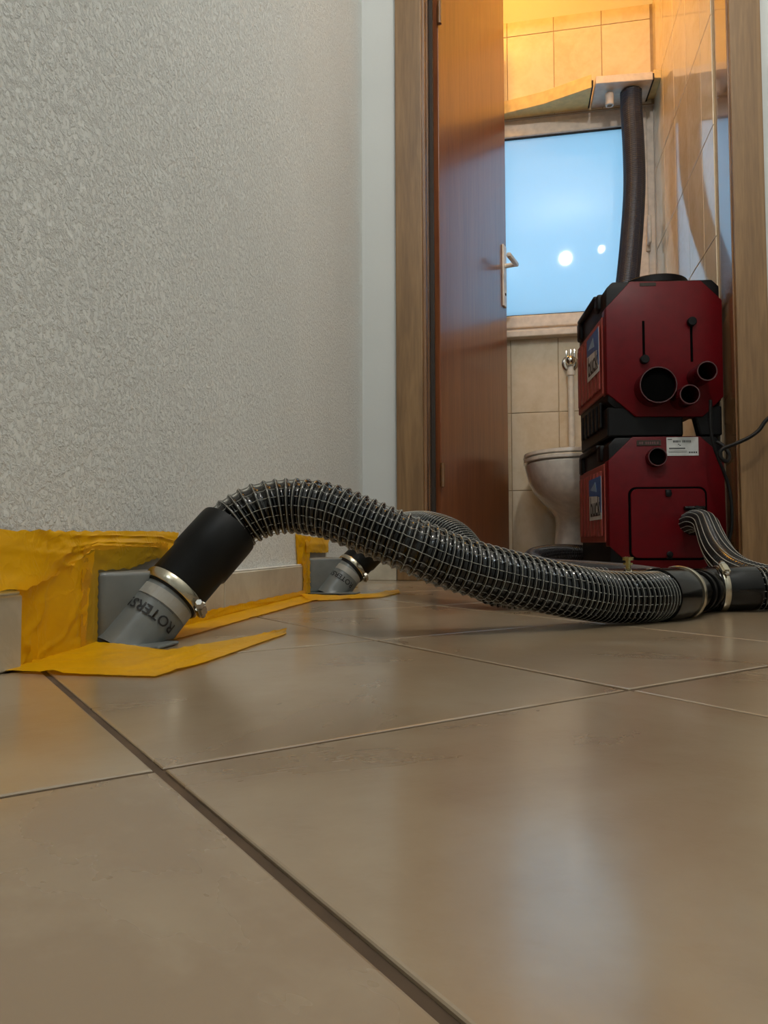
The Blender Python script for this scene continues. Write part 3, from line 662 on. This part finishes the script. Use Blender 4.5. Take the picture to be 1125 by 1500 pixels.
# hose from the lower machine down to the floor
h3 = thing('exhaust_hose', 'black hose dropping from the lower red machine to the floor', 'hose', (0, 0, 0))
hose(h3, [(.438, 2.115, .160), (.446, 2.06, .165), (.450, 1.99, .155), (.430, 1.86, .128), (.402, 1.70, .100), (.383, 1.56, .074), (.385, 1.47, .052), (.41, 1.41, .038), (.455, 1.385, .032), (.60, 1.37, .032), (.90, 1.27, .032), (1.14, 1.0, .032), (1.21, .45, .032)], R=.029, pitch=.0085, nth=14, tr=.0009, rib=.0010, ringline=False, mats=('hose_black', 'hose_black', 'thread_grey'), spt=26)
h5 = thing('exhaust_hose', 'dull black hose lying on the toilet floor left of the machines', 'hose', (0, 0, 0))
hose(h5, [(.40, 2.70, .060), (.266, 2.74, .066), (.16, 2.69, .073), (.085, 2.60, .072), (.030, 2.49, .062), (.022, 2.36, .045), (.06, 2.18, .033), (.14, 1.9, .032), (.20, 1.60, .032), (.22, 1.33, .032)], R=.030, pitch=.010, nth=16, tr=.0007, mats=('hose_black', 'rib_black', 'thread_bronze'), spt=26, segs=32)
# exhaust hose going up to the window board
h6 = thing('exhaust_hose', 'dark hose rising from behind the machines through the board over the window', 'hose', (0, 0, 0))
hose(h6, [(.36, 2.78, .78), (.375, 2.84, .98), (.400, 2.90, 1.139), (.428, 2.98, 1.338), (.447, 3.03, 1.53), (.450, 3.05, 1.70), (.446, 3.06, 1.86), (.445, 3.06, 1.945)], R=.0425, pitch=.0085, nth=12, tr=.0008, rib=.0013, ringline=False, mats=('hose_dull', 'hose_dull', 'thread_bronze'), spt=28, segs=40)

# power cable of the machines
cb = thing('power_cable', 'black power cable looping from the machine out to the right', 'cable', (0, 0, 0))
tube('wire', [(1.22, 1.1, .006), (1.22, 1.5, .02), (1.17, 1.8, .30), (1.05, 1.98, .58), (.94, 2.04, .65), (.86, 2.05, .62), (.76, 2.05, .545), (.68, 2.05, .47), (.622, 2.05, .427), (.60, 2.05, .398), (.575, 2.05, .379), (.538, 2.05, .362), (.512, 2.05, .352), (.503, 2.05, .338), (.510, 2.05, .322), (.524, 2.06, .320), (.531, 2.07, .338), (.520, 2.08, .362), (.507, 2.09, .375)], .0052, 'cable_black', cb)
tube('wire', [(.495, 2.10, .49), (.494, 2.10, .42), (.500, 2.10, .37), (.512, 2.10, .33), (.526, 2.10, .29), (.540, 2.10, .23), (.541, 2.10, .15), (.530, 2.10, .10), (.515, 2.10, .03)], .0045, 'cable_black', cb)

# ---------------------------------------------------------------- yellow tape
def sheet(label, corners, nu, nv, amp=.0008, mat='yellow_film', grp=None, seed=0, folds=None, edge=.0015):
    """tape strip: bilinear patch (rows of control points) with creases"""
    Cn = [[Vector(p) for p in row] for row in corners]; R = len(Cn); K = len(Cn[0]); rs = np.random.RandomState(seed); bm = bmesh.new()
    ph = rs.rand(8)*6.28; cr = [(rs.rand(), rs.rand()*2-1, rs.rand()*.5+.5, rs.rand()*.9+.05) for _ in range(5)]
    g = []
    for i in range(nv+1):
        v = i/nv*(R-1); a = min(int(v), R-2); fv = v-a; row = []
        for j in range(nu+1):
            u = j/nu*(K-1); b = min(int(u), K-2); fu = u-b
            p = Cn[a][b].lerp(Cn[a][b+1], fu).lerp(Cn[a+1][b].lerp(Cn[a+1][b+1], fu), fv)
            du = (Cn[a][b+1]-Cn[a][b]); dvv = (Cn[a+1][b]-Cn[a][b]); nn = du.cross(dvv).normalized()
            if nn.x+nn.z < 0: nn = -nn
            uu, vv = j/nu, i/nv
            h = .35*math.sin(uu*9+ph[0]+3*vv)+.3*math.sin(uu*17+ph[1]-7*vv)+.25*math.sin(vv*13+ph[2]+5*uu)
            for (c_, sl, wd, of) in cr:
                dd_ = (uu-c_)*math.cos(sl)+(vv-of)*math.sin(sl)+.04*math.sin(9*(uu+vv)+ph[3]); h += 2.6*wd*math.exp(-(dd_/.016)**2)
            e_ = 0
            if i in (0, nv): e_ = edge*math.sin(j*1.9+ph[4])*.6
            if j in (0, nu): e_ = edge*math.sin(i*2.3+ph[5])*.6
            row.append(bm.verts.new(p+nn*(amp*(1.0+h))+(dvv.normalized() if i in (0, nv) else du.normalized())*e_))
        g.append(row)
    for i in range(nv):
        for j in range(nu): bm.faces.new((g[i][j], g[i][j+1], g[i+1][j+1], g[i+1][j]))
    bmesh.ops.recalc_face_normals(bm, faces=bm.faces[:])
    o = obj('adhesive_tape', bm, mat, None, True, 60); tag(o, label, 'tape', 'yellow tape sealing the drying ports'); return o
w_ = lambda y, z, off=.0: (WX(y)+.0006+off, y, z)
# around port 1
sheet('wide yellow tape across the wall above the large drying port', [[w_(.42, .070, .010), w_(.555, .066, .011), w_(.62, .078, .002), w_(.66, .098, .0055), w_(.80, .101, .0055), w_(.845, .094, .005)], [w_(.42, .117), w_(.555, .1155), w_(.62, .1165), w_(.70, .118), w_(.82, .120), w_(.872, .119)]], 60, 16, seed=1, amp=.0011)
sheet('yellow tape on the wall left of the large drying port', [[w_(.557, .0015, .002), w_(.60, .0015, .002), w_(.655, .0015, .006)], [w_(.553, .035, .003), w_(.60, .035, .002), w_(.655, .04, .006)], [w_(.553, .072, .003), w_(.60, .078, .002), w_(.668, .098, .006)]], 26, 24, seed=2, amp=.001)
sheet('yellow tape strip over the top edge of the large port flange', [[w_(.648, .078, .0062), w_(.74, .078, .0062), w_(.80, .088, .0062), w_(.83, .088, .0062)], [w_(.648, .103, .0062), w_(.74, .103, .0062), w_(.80, .106, .0062), w_(.83, .106, .0062)]], 40, 10, seed=3, amp=.0004, mat='yellow_film_thin')
sheet('yellow tape strip down the left edge of the large port flange', [[w_(.645, .004, .0064), w_(.675, .004, .0064)], [w_(.645, .080, .0064), w_(.675, .080, .0064)]], 10, 24, seed=4, amp=.0004, mat='yellow_film_thin')
fz = .0012
sheet('yellow tape on the floor in front of the large drying port', [[(-.420, .535, fz), (-.355, .531, fz), (-.283, .533, fz), (-.274, .60, fz), (-.272, .70, fz), (-.270, .815, fz)], [(-.427, .60, fz+.001), (-.37, .60, fz), (-.31, .60, fz), (-.297, .66, fz), (-.285, .75, fz), (-.276, .83, fz)], [(-.428, .672, fz+.006), (-.395, .672, fz+.004), (-.34, .665, fz), (-.325, .715, fz), (-.300, .80, fz), (-.285, .86, fz)]], 60, 26, seed=5, amp=.0006)
sheet('yellow tape strip in the corner right of the large drying port', [[w_(.80, .030, .004), w_(.87, .015, .0105), w_(1.0, .014, .0105), w_(1.2, .013, .0105), w_(1.43, .012, .0105)], [w_(.80, .004, .010), w_(.87, .002, .013), w_(1.0, .002, .012), w_(1.2, .002, .012), w_(1.45, .002, .012)], [(-.372, .74, fz), (-.375, .84, fz), (-.378, 1.0, fz), (-.381, 1.2, fz), (-.385, 1.42, fz)]], 60, 16, seed=6, amp=.0005)
# around port 2
sheet('yellow tape on the wall left of the small drying port', [[w_(1.415, .062, .002), w_(1.47, .064, .004), w_(1.49, .064, .005)], [w_(1.41, .095), w_(1.47, .096, .003), w_(1.50, .10, .005)], [w_(1.405, .126), w_(1.47, .122, .001), w_(1.51, .122, .003)]], 16, 16, seed=7, amp=.001)
sheet('yellow tape over the top of the small drying port', [[w_(1.465, .088, .0062), w_(1.60, .086, .0062), w_(1.66, .086, .0062)], [w_(1.465, .104, .0055), w_(1.60, .106, .0055), w_(1.66, .106, .0055)], [w_(1.465, .120), w_(1.60, .120), w_(1.70, .118)]], 26, 12, seed=8, amp=.0006)
sheet('yellow tape hanging down the skirting end at the small drying port', [[w_(1.425, .003, .010), w_(1.455, .003, .006), w_(1.49, .003, .007)], [w_(1.425, .072, .008), w_(1.455, .072, .006), w_(1.49, .072, .007)]], 16, 24, seed=9, amp=.0012)
sheet('yellow tape on the floor in front of the small drying port', [[(-.385, 1.30, fz), (-.335, 1.345, fz), (-.275, 1.42, fz), (-.262, 1.55, fz)], [(-.45, 1.43, fz+.004), (-.37, 1.44, fz), (-.31, 1.52, fz), (-.285, 1.66, fz)]], 50, 16, seed=10, amp=.0006)
sheet('thin yellow tape on the wall right of the small drying port', [[w_(1.64, .003, .0075), w_(1.75, .003, .0115), w_(1.98, .003, .0115)], [w_(1.64, .062, .0065), w_(1.75, .056, .0115), w_(1.98, .052, .0115)]], 20, 12, seed=11, amp=.0006, mat='yellow_film_thin')
